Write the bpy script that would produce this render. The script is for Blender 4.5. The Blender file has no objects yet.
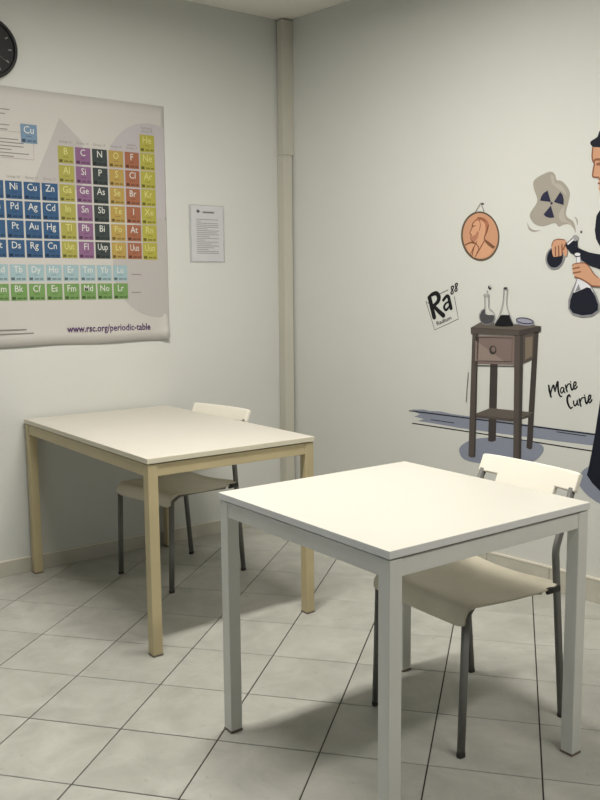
import bpy, bmesh, math, random
from mathutils import Vector, Matrix
from mathutils.geometry import tessellate_polygon

random.seed(7)
scene = bpy.context.scene
COL = scene.collection
PI = math.pi

# ------------------------------------------------------------------ camera
CAM = Vector((-2.9744, -4.0502, 1.3382))
F_PX, PITCH, ROLL, HEAD = 880.8, 0.1269, -0.0083, math.radians(53.0)
_hf = Vector((math.cos(HEAD), math.sin(HEAD), 0))
_r0 = Vector((math.sin(HEAD), -math.cos(HEAD), 0))
_f = _hf * math.cos(PITCH) + Vector((0, 0, -math.sin(PITCH)))
_u0 = _hf * math.sin(PITCH) + Vector((0, 0, math.cos(PITCH)))
CR = _r0 * math.cos(ROLL) + _u0 * math.sin(ROLL)
CU = _u0 * math.cos(ROLL) - _r0 * math.sin(ROLL)
cam = bpy.data.objects.new('camera', bpy.data.cameras.new('camera'))
COL.objects.link(cam)
cam.matrix_world = Matrix(((CR.x, CU.x, -_f.x, CAM.x), (CR.y, CU.y, -_f.y, CAM.y),
                           (CR.z, CU.z, -_f.z, CAM.z), (0, 0, 0, 1)))
cam.data.sensor_fit = 'HORIZONTAL'
cam.data.sensor_width = 36.0
cam.data.lens = F_PX / 600.0 * 36.0
cam.data.clip_start = 0.05
scene.camera = cam

# ------------------------------------------------------------------ world, exposure
world = bpy.data.worlds.new('world')
scene.world = world
world.use_nodes = True
world.node_tree.nodes['Background'].inputs[0].default_value = (0.62, 0.78, 1.0, 1)
world.node_tree.nodes['Background'].inputs[1].default_value = 1.2
vs = scene.view_settings
vs.view_transform = 'Standard'
vs.look = 'None'
vs.exposure = 0.04
vs.gamma = 1.0
vs.use_curve_mapping = False

CEIL = 2.776
LAMPS = (((-1.54, -1.72), 63.0, 180.0), ((-1.15, -3.80), 30.0, 180.0))   # the two ceiling strips: place, power, louvre angle
WINDOW_POWER = 2.5


def area(name, loc, rot, sx, sy, power, col):
    L = bpy.data.lights.new(name, 'AREA')
    L.shape = 'RECTANGLE'
    L.size, L.size_y = sx, sy
    L.energy = power
    L.color = col
    o = bpy.data.objects.new(name, L)
    o.location, o.rotation_euler = loc, rot
    COL.objects.link(o)
    return o


# daylight entering through the window in the wall behind the camera's left
area('window_daylight', (-5.025, -3.1, 1.55), (0, -PI / 2, 0), 1.3, 2.2, WINDOW_POWER, (0.80, 0.90, 1.0))

# ------------------------------------------------------------------ room frame
TH = math.radians(-84.0)                       # right wall leaves the corner at this angle
RD = Vector((math.cos(TH), math.sin(TH), 0))   # along the right wall, away from the corner
RN = Vector((RD.y, -RD.x, 0))                  # normal into the room
X0, Y0 = -5.0, -6.17
RS = -Y0 / -RD.y                               # length of right wall
RX = RD.x * RS


def pix_ray(px, py):
    return (_f * F_PX + CR * (px - 300.0) - CU * (py - 400.0))


def lw(px, py):
    """left wall (x, z) seen at a photograph position"""
    d = pix_ray(px, py)
    t = -CAM.y / d.y
    return (CAM.x + t * d.x, CAM.z + t * d.z)


def rw(px, py):
    """right wall (s, z) seen at a photograph position"""
    d = pix_ray(px, py)
    t = -CAM.dot(RN) / d.dot(RN)
    p = CAM + d * t
    return (p.dot(RD), p.z)


# ------------------------------------------------------------------ materials
def lin(c):
    def g(v):
        v /= 255.0
        return v / 12.92 if v <= 0.04045 else ((v + 0.055) / 1.055) ** 2.4
    return (g(c[0]), g(c[1]), g(c[2]), 1.0)


MATS = {}


def mat(name, rgb, rough=0.6, metal=0.0, var=0.0, vscale=8.0, bump=0.0, bscale=60.0, spec=0.5, coord='Object', trans=0.0):
    if name in MATS:
        return MATS[name]
    m = bpy.data.materials.new(name)
    m.use_nodes = True
    nt = m.node_tree
    b = nt.nodes['Principled BSDF']
    b.inputs['Base Color'].default_value = lin(rgb)
    b.inputs['Roughness'].default_value = rough
    b.inputs['Metallic'].default_value = metal
    b.inputs['Specular IOR Level'].default_value = spec
    if trans:
        b.inputs['Alpha'].default_value = 1 - trans
    tc = nt.nodes.new('ShaderNodeTexCoord')
    if var > 0:
        n = nt.nodes.new('ShaderNodeTexNoise')
        n.inputs['Scale'].default_value = vscale
        n.inputs['Detail'].default_value = 5
        nt.links.new(tc.outputs[coord], n.inputs['Vector'])
        r = nt.nodes.new('ShaderNodeValToRGB')
        c = lin(rgb)
        r.color_ramp.elements[0].position = 0.3
        r.color_ramp.elements[1].position = 0.7
        r.color_ramp.elements[0].color = (c[0] * (1 - var), c[1] * (1 - var), c[2] * (1 - var * 1.15), 1)
        r.color_ramp.elements[1].color = (min(1, c[0] * (1 + var)), min(1, c[1] * (1 + var)), min(1, c[2] * (1 + var)), 1)
        nt.links.new(n.outputs['Fac'], r.inputs['Fac'])
        nt.links.new(r.outputs['Color'], b.inputs['Base Color'])
    if bump > 0:
        n2 = nt.nodes.new('ShaderNodeTexNoise')
        n2.inputs['Scale'].default_value = bscale
        n2.inputs['Detail'].default_value = 3
        nt.links.new(tc.outputs[coord], n2.inputs['Vector'])
        bp = nt.nodes.new('ShaderNodeBump')
        bp.inputs['Strength'].default_value = bump
        bp.inputs['Distance'].default_value = 0.002
        nt.links.new(n2.outputs['Fac'], bp.inputs['Height'])
        nt.links.new(bp.outputs['Normal'], b.inputs['Normal'])
    MATS[name] = m
    return m


def tile_material():
    m = bpy.data.materials.new('floor_tile_ceramic')
    m.use_nodes = True
    nt = m.node_tree
    b = nt.nodes['Principled BSDF']
    b.inputs['Roughness'].default_value = 0.42
    b.inputs['Specular IOR Level'].default_value = 0.35
    geo = nt.nodes.new('ShaderNodeNewGeometry')
    oi = nt.nodes.new('ShaderNodeObjectInfo')
    add = nt.nodes.new('ShaderNodeVectorMath')
    add.operation = 'MULTIPLY_ADD'
    nt.links.new(oi.outputs['Random'], add.inputs[0])
    add.inputs[1].default_value = (9.0, 5.0, 7.0)
    nt.links.new(geo.outputs['Position'], add.inputs[2])
    n = nt.nodes.new('ShaderNodeTexNoise')
    n.inputs['Scale'].default_value = 6.5
    n.inputs['Detail'].default_value = 7
    n.inputs['Roughness'].default_value = 0.62
    n.inputs['Distortion'].default_value = 0.5
    nt.links.new(add.outputs[0], n.inputs['Vector'])
    r = nt.nodes.new('ShaderNodeValToRGB')
    r.color_ramp.elements[0].position = 0.30
    r.color_ramp.elements[0].color = lin((160, 160, 152))
    r.color_ramp.elements[1].position = 0.68
    r.color_ramp.elements[1].color = lin((184, 183, 176))
    nt.links.new(n.outputs['Fac'], r.inputs['Fac'])
    # sparse dark specks of dirt
    n2 = nt.nodes.new('ShaderNodeTexNoise')
    n2.inputs['Scale'].default_value = 42
    n2.inputs['Detail'].default_value = 2
    nt.links.new(add.outputs[0], n2.inputs['Vector'])
    r2 = nt.nodes.new('ShaderNodeValToRGB')
    r2.color_ramp.elements[0].position = 0.24
    r2.color_ramp.elements[0].color = (0.86, 0.85, 0.83, 1)
    r2.color_ramp.elements[1].position = 0.31
    r2.color_ramp.elements[1].color = (1, 1, 1, 1)
    nt.links.new(n2.outputs['Fac'], r2.inputs['Fac'])
    mx = nt.nodes.new('ShaderNodeMix')
    mx.data_type = 'RGBA'
    mx.blend_type = 'MULTIPLY'
    mx.inputs[0].default_value = 1.0
    nt.links.new(r.outputs['Color'], mx.inputs[6])
    nt.links.new(r2.outputs['Color'], mx.inputs[7])
    # slight value change from tile to tile
    mr = nt.nodes.new('ShaderNodeMapRange')
    mr.inputs[3].default_value = 0.95
    mr.inputs[4].default_value = 1.04
    nt.links.new(oi.outputs['Random'], mr.inputs[0])
    hv = nt.nodes.new('ShaderNodeHueSaturation')
    nt.links.new(mr.outputs[0], hv.inputs['Value'])
    nt.links.new(mx.outputs[2], hv.inputs['Color'])
    nt.links.new(hv.outputs['Color'], b.inputs['Base Color'])
    return m


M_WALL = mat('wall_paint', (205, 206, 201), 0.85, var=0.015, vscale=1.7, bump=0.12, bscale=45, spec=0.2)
M_WALL2 = mat('unseen_wall_dimmed_paint', (122, 121, 116), 0.85, var=0.015, vscale=1.7, spec=0.2)  # unseen walls, darkened to cut the bounce light
M_CEIL = mat('ceiling_paint', (232, 230, 222), 0.9, var=0.01, vscale=1.5, spec=0.2)
M_GROUT = mat('grout', (52, 48, 44), 0.95, var=0.2, vscale=20)
M_TILE = tile_material()
M_SKIRT = mat('skirting_ceramic', (188, 185, 173), 0.45, var=0.06, vscale=9)
M_SKIRT_CAP = mat('skirting_cap_paint', (222, 216, 202), 0.6)
M_CASING = mat('casing_plastic', (192, 189, 177), 0.6, var=0.03, vscale=3)
M_LAM_W = mat('white_laminate', (204, 201, 192), 0.3, var=0.01, vscale=3, spec=0.35)
M_LAM_WE = mat('white_laminate_edge', (226, 226, 226), 0.4)
M_LEG_W = mat('white_powder_coat', (218, 218, 213), 0.42, var=0.02, vscale=12)
M_LAM_C = mat('cream_laminate', (201, 196, 186), 0.35, var=0.015, vscale=3)
M_LAM_CE = mat('cream_laminate_edge', (214, 208, 188), 0.45)
M_LEG_C = mat('cream_powder_coat', (189, 175, 138), 0.45, var=0.05, vscale=7)
M_CAP = mat('grey_foot_plastic', (120, 108, 98), 0.6)
M_GAPSHADE = mat('painted_gap_shade', (70, 62, 52), 0.8)  # dark colour stands in for the shade between top and rails
M_PLASTIC_SHADED = mat('chair_seat_polypropylene_shaded', (208, 201, 182), 0.45, var=0.06, vscale=9)  # same plastic as the back; the seat's shade is put into the colour
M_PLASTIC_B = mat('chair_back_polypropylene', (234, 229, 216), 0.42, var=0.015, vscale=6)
M_TUBE = mat('grey_painted_steel', (110, 110, 107), 0.5, metal=0.1)
M_TUBE_END = mat('dark_rubber', (50, 48, 46), 0.7)


# ------------------------------------------------------------------ mesh helpers
def obj(name, me, m=None, parent=None, loc=None):
    o = bpy.data.objects.new(name, me)
    COL.objects.link(o)
    if m is not None and not me.materials:
        for x in (m if isinstance(m, (list, tuple)) else [m]):
            me.materials.append(x)
    if parent is not None:
        o.parent = parent
    if loc is not None:
        o.location = loc
    return o


def empty(name, loc=(0, 0, 0), rz=0.0, label=None, cat=None, group=None):
    o = bpy.data.objects.new(name, None)
    COL.objects.link(o)
    o.location = loc
    o.rotation_euler = (0, 0, rz)
    o.empty_display_size = 0.1
    tag(o, label, cat, group)
    return o


def tag(o, label=None, cat=None, group=None, kind=None):
    if label:
        o['label'] = label
    if cat:
        o['category'] = cat
    if group:
        o['group'] = group
    if kind:
        o['kind'] = kind
    return o


def bm_mesh(bm, name, smooth=False):
    me = bpy.data.meshes.new(name)
    bmesh.ops.recalc_face_normals(bm, faces=bm.faces)
    bm.to_mesh(me)
    bm.free()
    if smooth:
        me.polygons.foreach_set('use_smooth', [True] * len(me.polygons))
    return me


def box_bm(x0, x1, y0, y1, z0, z1, bev=0.0, seg=2, bm=None):
    bm2 = bmesh.new()
    bmesh.ops.create_cube(bm2, size=1.0)
    for v in bm2.verts:
        v.co = Vector((x0 + (v.co.x + .5) * (x1 - x0), y0 + (v.co.y + .5) * (y1 - y0), z0 + (v.co.z + .5) * (z1 - z0)))
    if bev > 0:
        bmesh.ops.bevel(bm2, geom=bm2.edges[:], offset=bev, segments=seg, affect='EDGES', profile=0.5)
    if bm is None:
        return bm2
    me = bpy.data.meshes.new('tmp')
    bm2.to_mesh(me)
    bm2.free()
    bm.from_mesh(me)
    bpy.data.meshes.remove(me)
    return bm


def box(name, x0, x1, y0, y1, z0, z1, m, parent=None, bev=0.0, seg=2):
    return obj(name, bm_mesh(box_bm(x0, x1, y0, y1, z0, z1, bev, seg), name), m, parent)


def prism(name, poly, z0, z1, m, parent=None, bev=0.0):
    bm = bmesh.new()
    vs_ = [bm.verts.new((p[0], p[1], z0)) for p in poly]
    f = bm.faces.new(vs_)
    r = bmesh.ops.extrude_face_region(bm, geom=[f])
    for v in r['geom']:
        if isinstance(v, bmesh.types.BMVert):
            v.co.z = z1
    return obj(name, bm_mesh(bm, name), m, parent)


def tube_mesh(name, pts, w, d, side, bend=0.0, n=12):
    """rounded-rectangle tube swept along points; side = direction of width w"""
    P = [Vector(p) for p in pts]
    if bend > 0:                                   # round the inner corners
        Q = [P[0]]
        for i in range(1, len(P) - 1):
            a = (P[i - 1] - P[i]).normalized() * bend
            b = (P[i + 1] - P[i]).normalized() * bend
            for k in range(7):
                t = k / 6
                Q.append((P[i] + a) * (1 - t) ** 2 + P[i] * 2 * t * (1 - t) + (P[i] + b) * t * t)
        Q.append(P[-1])
        P = Q
    S = Vector(side).normalized()
    bm = bmesh.new()
    rings = []
    for i, p in enumerate(P):
        t = (P[min(i + 1, len(P) - 1)] - P[max(i - 1, 0)]).normalized()
        nrm = t.cross(S).normalized()
        ring = []
        for k in range(n):
            a = 2 * PI * (k + .5) / n
            ca, sa = math.cos(a), math.sin(a)
            e = 0.55                               # superellipse
            ring.append(bm.verts.new(p + S * (w / 2 * math.copysign(abs(ca) ** e, ca)) + nrm * (d / 2 * math.copysign(abs(sa) ** e, sa))))
        rings.append(ring)
    for a, b in zip(rings, rings[1:]):
        for k in range(n):
            bm.faces.new((a[k], a[(k + 1) % n], b[(k + 1) % n], b[k]))
    bm.faces.new(rings[0])
    bm.faces.new(rings[-1])
    me = bm_mesh(bm, name)
    for p in me.polygons:
        p.use_smooth = len(p.vertices) == 4
    return me


def copy_tree(o, parent=None):
    c = o.copy()
    COL.objects.link(c)
    c.parent = parent
    for ch in list(o.children):
        copy_tree(ch, c)
    return c


# ------------------------------------------------------------------ the room
T = 0.12
tag(box('wall_left', X0 - T, 0.0, 0.0, T, -0.02, CEIL + 0.1, M_WALL), kind='structure')
tag(prism('wall_right', [(0, 0), (RX, Y0), (RX + T, Y0), (T * 1.2, T), (0.0, T)], -0.02, CEIL + 0.1, M_WALL), kind='structure')
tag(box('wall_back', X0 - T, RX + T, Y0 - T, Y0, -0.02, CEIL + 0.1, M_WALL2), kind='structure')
wy0, wy1, wz0, wz1 = -4.2, -2.0, 0.9, 2.2                      # window opening in the side wall
bm = box_bm(X0 - T, X0, Y0, wy0, -0.02, CEIL + 0.1)
box_bm(X0 - T, X0, wy1, 0.0, -0.02, CEIL + 0.1, bm=bm)
box_bm(X0 - T, X0, wy0, wy1, -0.02, wz0, bm=bm)
box_bm(X0 - T, X0, wy0, wy1, wz1, CEIL + 0.1, bm=bm)
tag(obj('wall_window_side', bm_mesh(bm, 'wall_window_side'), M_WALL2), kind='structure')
bm = bmesh.new()
for (a, b, c, d) in ((wy0, wy0 + .05, wz0, wz1), (wy1 - .05, wy1, wz0, wz1), ((wy0 + wy1) / 2 - .03, (wy0 + wy1) / 2 + .03, wz0, wz1),
                     (wy0, wy1, wz0, wz0 + .05), (wy0, wy1, wz1 - .05, wz1)):
    box_bm(X0 - 0.08, X0 - 0.03, a, b, c, d, bm=bm)
win = tag(obj('window_1', bm_mesh(bm, 'window_1'), M_LEG_W), kind='structure')
for a_, b_ in ((wy0 + .05, -3.13), (-3.07, wy1 - .05)):
    box('pane', X0 - 0.058, X0 - 0.054, a_, b_, wz0 + .05, wz1 - .05, mat('window_glass', (225, 232, 235), 0.05, trans=0.85), win)
tag(prism('ceiling', [(X0 - T, T), (T * 1.2, T), (RX + T, Y0 - T), (X0 - T, Y0 - T)], CEIL, CEIL + 0.1, M_CEIL), kind='structure')

# floor: bedding with recessed joints and one object per tile
room_poly = [(X0, Y0), (RX, Y0), (0.0, 0.0), (X0, 0.0)]
floor = prism('floor', room_poly, -0.06, -0.003, M_GROUT)
tag(floor, kind='structure')
TS, TA = 0.31216, math.radians(-50.708)
TO = Vector((-1.44406, -1.71809))
ua = Vector((math.cos(TA), math.sin(TA)))
ub = Vector((-math.sin(TA), math.cos(TA)))
GAP = 0.0040


def clip(poly, inset=0.001):
    n = len(room_poly)
    for i in range(n):
        a, b = Vector(room_poly[i]), Vector(room_poly[(i + 1) % n])
        d = (b - a).normalized()
        nn = Vector((-d.y, d.x))
        out = []
        for k in range(len(poly)):
            p, q = poly[k], poly[(k + 1) % len(poly)]
            dp, dq = (p - a).dot(nn) - inset, (q - a).dot(nn) - inset
            if dp >= 0:
                out.append(p)
            if (dp >= 0) != (dq >= 0):
                out.append(p + (q - p) * (dp / (dp - dq)))
        poly = out
        if len(poly) < 3:
            return []
    return poly


def tile_bm(poly, bm=None, z1=0.0):
    """a tile with a small eased edge"""
    bm = bm or bmesh.new()
    c = sum(poly, Vector((0, 0))) / len(poly)
    lo = [bm.verts.new((p.x, p.y, -0.006)) for p in poly]
    mi = [bm.verts.new((p.x, p.y, z1 - 0.0012)) for p in poly]
    hi = []
    for p in poly:
        q = p + (c - p).normalized() * min(0.0016, (c - p).length * .3)
        hi.append(bm.verts.new((q.x, q.y, z1)))
    n = len(poly)
    for k in range(n):
        j = (k + 1) % n
        bm.faces.new((lo[k], lo[j], mi[j], mi[k]))
        bm.faces.new((mi[k], mi[j], hi[j], hi[k]))
    bm.faces.new(hi)
    return bm


h2 = (TS - GAP) / 2
sq = [ua * -h2 + ub * -h2, ua * h2 + ub * -h2, ua * h2 + ub * h2, ua * -h2 + ub * h2]
full_mesh = bm_mesh(tile_bm(sq), 'tile')
full_mesh.materials.append(M_TILE)
cells = []
for i in range(-26, 27):
    for j in range(-26, 27):
        c = TO + ua * TS * (i + .5) + ub * TS * (j + .5)
        if not (X0 - .4 < c.x < RX + .4 and Y0 - .4 < c.y < .4):
            continue
        poly = clip([p + c for p in sq])
        if len(poly) < 3:
            continue
        ar = abs(sum(poly[k].x * poly[(k + 1) % len(poly)].y - poly[(k + 1) % len(poly)].x * poly[k].y for k in range(len(poly)))) / 2
        if ar < 2e-4:
            continue
        d = Vector((c.x, c.y, 0)) - CAM
        dep = d.dot(_f)
        px = 300 + F_PX * d.dot(CR) / dep if dep > .2 else 9999
        py = 400 - F_PX * d.dot(CU) / dep if dep > .2 else 9999
        near = max(0, -px, px - 600) + max(0, py - 800, -py)
        cells.append((near if dep > .2 else 1e6 - dep, c, poly, ar))
cells.sort(key=lambda t: t[0])
rest = bmesh.new()
for k, (near, c, poly, ar) in enumerate(cells):
    if k < 280:
        if ar > 0.999 * (TS - GAP) ** 2:
            obj('tile', full_mesh, None, floor, (c.x, c.y, random.uniform(-.0004, .0002)))
        else:
            ctr = sum(poly, Vector((0, 0))) / len(poly)
            obj('tile', bm_mesh(tile_bm([p - ctr for p in poly]), 'cut_tile'), M_TILE, floor, (ctr.x, ctr.y, 0))
    else:
        tile_bm(poly, rest)
if rest.verts:
    tag(obj('tiles_behind_camera', bm_mesh(rest, 'tiles_behind_camera'), M_TILE, floor), kind='stuff')

# skirting
bl = box('baseboard_left', X0, -0.07, -0.011, -0.001, 0.0, 0.070, M_SKIRT, bev=0.002)
tag(bl, kind='structure')
box('skirting_cap', X0, -0.07, -0.0115, -0.001, 0.0702, 0.0745, M_SKIRT_CAP, bl)
br = empty('baseboard_right', (0, 0, 0), TH)
tag(br, kind='structure')
k = 0
s = 0.06
while s < RS - 0.02:                                       # ceramic skirting pieces with joints
    e = min(s + 0.33, RS)
    box('skirting_tile', s, e - 0.002, -0.012, -0.001, 0.0, 0.098, M_SKIRT, br, bev=0.002)
    s = e
box('skirting_cap', 0.06, RS, -0.014, -0.001, 0.0985, 0.107, M_SKIRT_CAP, br)

# boxed-in casing in the corner: an upper and a lower length
trim = empty('trim_1')
tag(trim, kind='structure')


def casing(z0, z1, gl, gr, nm):
    """gl, gr: gap to left / right wall"""
    a, b = 0.067, 0.058
    pr = RD * b
    poly = [(-a, -gl), (-a + 0.0, -b), (pr.x - gr, -b - 0.001), (0.0 - gr, -0.004)]
    o = prism(nm, [poly[0], poly[1], poly[2], poly[3]], z0, z1, M_CASING, trim)
    return o


casing(2.06, CEIL - 0.009, 0.012, 0.0015, 'casing_upper')
casing(0.0, 2.058, 0.002, 0.015, 'casing_lower')
# applied strip over the left face of the lower length
box('casing_strip', -0.069, -0.0672, -0.05, -0.006, 0.0, 0.86, M_CASING, trim)


# ------------------------------------------------------------------ tables
def table(name, label, loc, ang, L, W, top, edge, leg):
    """local +x runs along L, +y along W; origin at a corner on the floor"""
    t = empty(name, loc, ang, label, 'table')
    H, tt, i, lw_, rh = 0.74, 0.020, 0.003, 0.040, 0.045
    g = 0.004
    zt = H - tt - g
    me = bm_mesh(box_bm(0, L, 0, W, H - tt, H, 0.0015, 2), 'tabletop')
    o = obj('tabletop', me, [top, edge], t)
    for p in me.polygons:
        p.material_index = 0 if p.normal.z > 0.7 else 1
    for (x, y) in ((i, i), (L - i - lw_, i), (i, W - i - lw_), (L - i - lw_, W - i - lw_)):
        l_ = box('leg', x, x + lw_, y, y + lw_, 0.006, zt, leg, t, bev=0.0025)
        box('foot_cap', x - .0007, x + lw_ + .0007, y - .0007, y + lw_ + .0007, 0.0, 0.007, M_CAP, l_, bev=0.001)
    j = i + 0.0025
    box('rail', i + lw_, L - i - lw_, j, j + 0.025, zt - rh, zt - .0005, leg, t, bev=0.0015)
    box('rail', i + lw_, L - i - lw_, W - j - 0.025, W - j, zt - rh, zt - .0005, leg, t, bev=0.0015)
    box('rail', j, j + 0.025, i + lw_, W - i - lw_, zt - rh, zt - .0005, leg, t, bev=0.0015)
    box('rail', L - j - 0.025, L - j, i + lw_, W - i - lw_, zt - rh, zt - .0005, leg, t, bev=0.0015)
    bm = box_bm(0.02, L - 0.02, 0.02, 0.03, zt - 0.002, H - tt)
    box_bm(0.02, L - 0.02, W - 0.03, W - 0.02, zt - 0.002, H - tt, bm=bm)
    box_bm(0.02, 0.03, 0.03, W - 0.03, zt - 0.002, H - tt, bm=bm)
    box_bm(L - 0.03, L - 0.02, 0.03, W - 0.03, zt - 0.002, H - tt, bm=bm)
    obj('gap_shade_strip', bm_mesh(bm, 'gap_shade_strip'), M_GAPSHADE, t)  # strip added to paint the shaded gap dark
    return t


table('square_table', 'square table with bright white top and white legs, nearer the camera', (-1.6344, -1.8669, 0),
      math.radians(-90.59), 0.75, 0.75, M_LAM_W, M_LAM_WE, M_LEG_W)
table('rectangular_table', 'long cream table with yellowish legs standing against the wall under the poster', (-1.5536, -0.0205, 0),
      math.radians(-90.31), 1.25, 0.75, M_LAM_C, M_LAM_CE, M_LEG_C)


# ------------------------------------------------------------------ chairs
def interp(tbl, t):
    for (a, va), (b, vb) in zip(tbl, tbl[1:]):
        if t <= b:
            u = (t - a) / (b - a)
            return va + (vb - va) * u
    return tbl[-1][1]


def make_chair():
    """faces local +x; origin between the feet"""
    c = empty('dining_chair')
    # seat shell: profile from rear to front, waterfall lip at the front
    prof = [(-0.178, 0.452), (-0.165, 0.443), (-0.14, 0.438), (-0.09, 0.437), (-0.03, 0.438), (0.03, 0.440), (0.09, 0.443), (0.13, 0.446),
            (0.170, 0.449), (0.194, 0.447), (0.208, 0.439), (0.216, 0.423), (0.219, 0.402), (0.219, 0.385)]
    NY = 16
    bm = bmesh.new()
    grid = []
    for (x, z) in prof:
        row = []
        for k in range(NY + 1):
            v = -1 + 2 * k / NY
            v = math.copysign(1 - (1 - abs(v)) ** 1.35, v)
            y = v * 0.205
            dz = 0.0
            dish = max(0.0, 1 - ((x - 0.0) / 0.2) ** 2)
            dz -= 0.018 * dish * (1 - v * v)
            dz -= 0.006 * abs(v) ** 8
            xx = x
            if x < -0.13:                              # rear edge hollowed in the middle, corners swept back to the tubes
                wgt = (-0.13 - x) / 0.048
                xx += 0.016 * wgt * (1 - v * v)
                dz -= 0.008 * wgt * (1 - v * v)
                if abs(v) > .9:
                    xx += 0.010 * wgt * ((abs(v) - .9) / .1) ** 2
            if z < 0.415 and x > .19:                    # lip: slightly arched, rounded corners
                lo = (0.415 - z) / 0.031
                dz += 0.016 * lo * max(0, (abs(v) - .80) / .2) ** 2
                dz -= 0.004 * lo * (1 - v * v)
            row.append(bm.verts.new((xx, y, z + dz)))
        grid.append(row)
    for a, b in zip(grid, grid[1:]):
        for k in range(NY):
            bm.faces.new((a[k], a[k + 1], b[k + 1], b[k]))
    me = bm_mesh(bm, 'seat', True)
    seat = obj('seat', me, M_PLASTIC_SHADED, c)
    md = seat.modifiers.new('thickness', 'SOLIDIFY')
    md.thickness = 0.008
    md.offset = -1
    sb = seat.modifiers.new('smooth', 'SUBSURF')
    sb.levels = sb.render_levels = 1
    # backrest: bar with a wider middle tongue, tubes enter the notches at its ends
    bx = lambda z: -0.170 - (z - 0.545) * 0.44
    bm = bmesh.new()
    zs = [0.630, 0.645, 0.68, 0.712, 0.724, 0.745, 0.762, 0.770]
    NYB = 20
    g = []
    for z in zs:
        row = []
        for k in range(NYB + 1):
            v = -1 + 2 * k / NYB
            hw = 0.203
            y = v * hw
            x = bx(z) - 0.012 * (1 - v * v)
            zz = z
            if z > .765:
                zz -= 0.004 * abs(v) ** 10
            row.append(bm.verts.new((x, y, zz)))
        g.append(row)
    for r in range(len(zs) - 1):
        for k in range(NYB):
            v = abs(-1 + 2 * (k + .5) / NYB)
            if zs[r] < 0.711 and v > 0.56:
                continue
            bm.faces.new((g[r][k], g[r][k + 1], g[r + 1][k + 1], g[r + 1][k]))
    for v in [v for v in bm.verts if not v.link_faces]:
        bm.verts.remove(v)
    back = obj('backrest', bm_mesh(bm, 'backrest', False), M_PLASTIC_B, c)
    md = back.modifiers.new('thickness', 'SOLIDIFY')
    md.thickness = 0.018
    md.offset = 0
    bv = back.modifiers.new('round', 'BEVEL')
    bv.width = 0.005
    bv.segments = 3
    bv.limit_method = 'ANGLE'
    bv.angle_limit = math.radians(50)
    for s in (-1, 1):
        y = s * 0.194
        l_ = obj('leg', tube_mesh('leg', [(0.213, y, 0.008), (0.2015, y, 0.414)], 0.016, 0.024, (0, 1, 0)), M_TUBE, c)
        obj('foot_cap', tube_mesh('foot_cap', [(0.213, y, 0.0), (0.213, y, 0.012)], 0.018, 0.026, (0, 1, 0)), M_TUBE_END, l_)
        yb = s * 0.196
        l_ = obj('leg', tube_mesh('leg', [(-0.215, yb, 0.008), (-0.166, yb, 0.545), (bx(0.722), yb * .95, 0.722)], 0.016, 0.023, (0, 1, 0), bend=0.022), M_TUBE, c)
        obj('foot_cap', tube_mesh('foot_cap', [(-0.2155, yb, 0.0), (-0.2145, yb, 0.012)], 0.018, 0.025, (0, 1, 0)), M_TUBE_END, l_)
        obj('seat_bracket', tube_mesh('seat_bracket', [(-0.182, s * 0.201, 0.425), (-0.128, s * 0.201, 0.424)], 0.012, 0.020, (0, 1, 0)), M_TUBE_END, c)
        obj('seat_rail', tube_mesh('seat_rail', [(-0.118, s * 0.184, 0.418), (-0.06, s * 0.13, 0.408), (0.10, s * 0.13, 0.412), (0.190, s * 0.186, 0.406)], 0.012, 0.012, (0, 1, 0), bend=0.03), M_TUBE, c)
    return c


chair_a = make_chair()
chair_a.location = (-0.960, -2.244, 0)
chair_a.rotation_euler = (0, 0, PI - math.radians(3.2))
tag(chair_a, 'white plastic chair with grey metal legs pushed under the square white table', 'chair', 'plastic chairs at the tables')
chair_b = copy_tree(chair_a)
chair_b.location = (-0.985, -0.468, 0)
chair_b.rotation_euler = (0, 0, PI + math.radians(9.0))
tag(chair_b, 'white plastic chair with grey metal legs tucked under the long cream table', 'chair', 'plastic chairs at the tables')


# ------------------------------------------------------------------ flat graphics on the walls
class Plane:
    """frame of a wall: (a, z) coordinates; pieces lie k layers proud of it"""
    def __init__(self, pos, along, normal, fpix):
        self.o, self.a, self.n, self.fpix = pos, along, normal, fpix

    def at(self, a, z, off):
        return self.o + self.a * a + Vector((0, 0, z)) + self.n * off


LWALL = Plane(Vector((0, 0, 0)), Vector((1, 0, 0)), Vector((0, -1, 0)), lw)
RWALL = Plane(Vector((0, 0, 0)), RD, RN, rw)
LAYER = 0.0004


def poly_into(bm, pl, pts, off, mi=0):
    vs_ = [bm.verts.new(pl.at(p[0], p[1], off)) for p in pts]
    for tri in tessellate_polygon([[Vector((p[0], p[1], 0)) for p in pts]]):
        if len(set(tri)) == 3:
            f = bm.faces.new([vs_[i] for i in tri])
            f.material_index = mi


def finish(bm, pl, name, m, parent):
    bmesh.ops.triangulate(bm, faces=[f for f in bm.faces if len(f.verts) > 4], ngon_method='EAR_CLIP')
    bm.normal_update()
    for f in bm.faces:
        if f.normal.dot(pl.n) < 0:
            f.normal_flip()
    me = bpy.data.meshes.new(name)
    bm.to_mesh(me)
    bm.free()
    return obj(name, me, m, parent)


def smooth_pts(pts, closed=True, n=4):
    """Catmull-Rom through the points"""
    out = []
    N = len(pts)
    rng = range(N if closed else N - 1)
    for i in rng:
        if closed:
            p0, p1, p2, p3 = pts[(i - 1) % N], pts[i], pts[(i + 1) % N], pts[(i + 2) % N]
        else:
            p0, p1, p2, p3 = pts[max(i - 1, 0)], pts[i], pts[i + 1], pts[min(i + 2, N - 1)]
        for k in range(n):
            t = k / n
            out.append(tuple(0.5 * ((2 * p1[c]) + (-p0[c] + p2[c]) * t + (2 * p0[c] - 5 * p1[c] + 4 * p2[c] - p3[c]) * t * t +
                                    (-p0[c] + 3 * p1[c] - 3 * p2[c] + p3[c]) * t ** 3) for c in (0, 1)))
    if not closed:
        out.append(tuple(pts[-1]))
    return out


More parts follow.
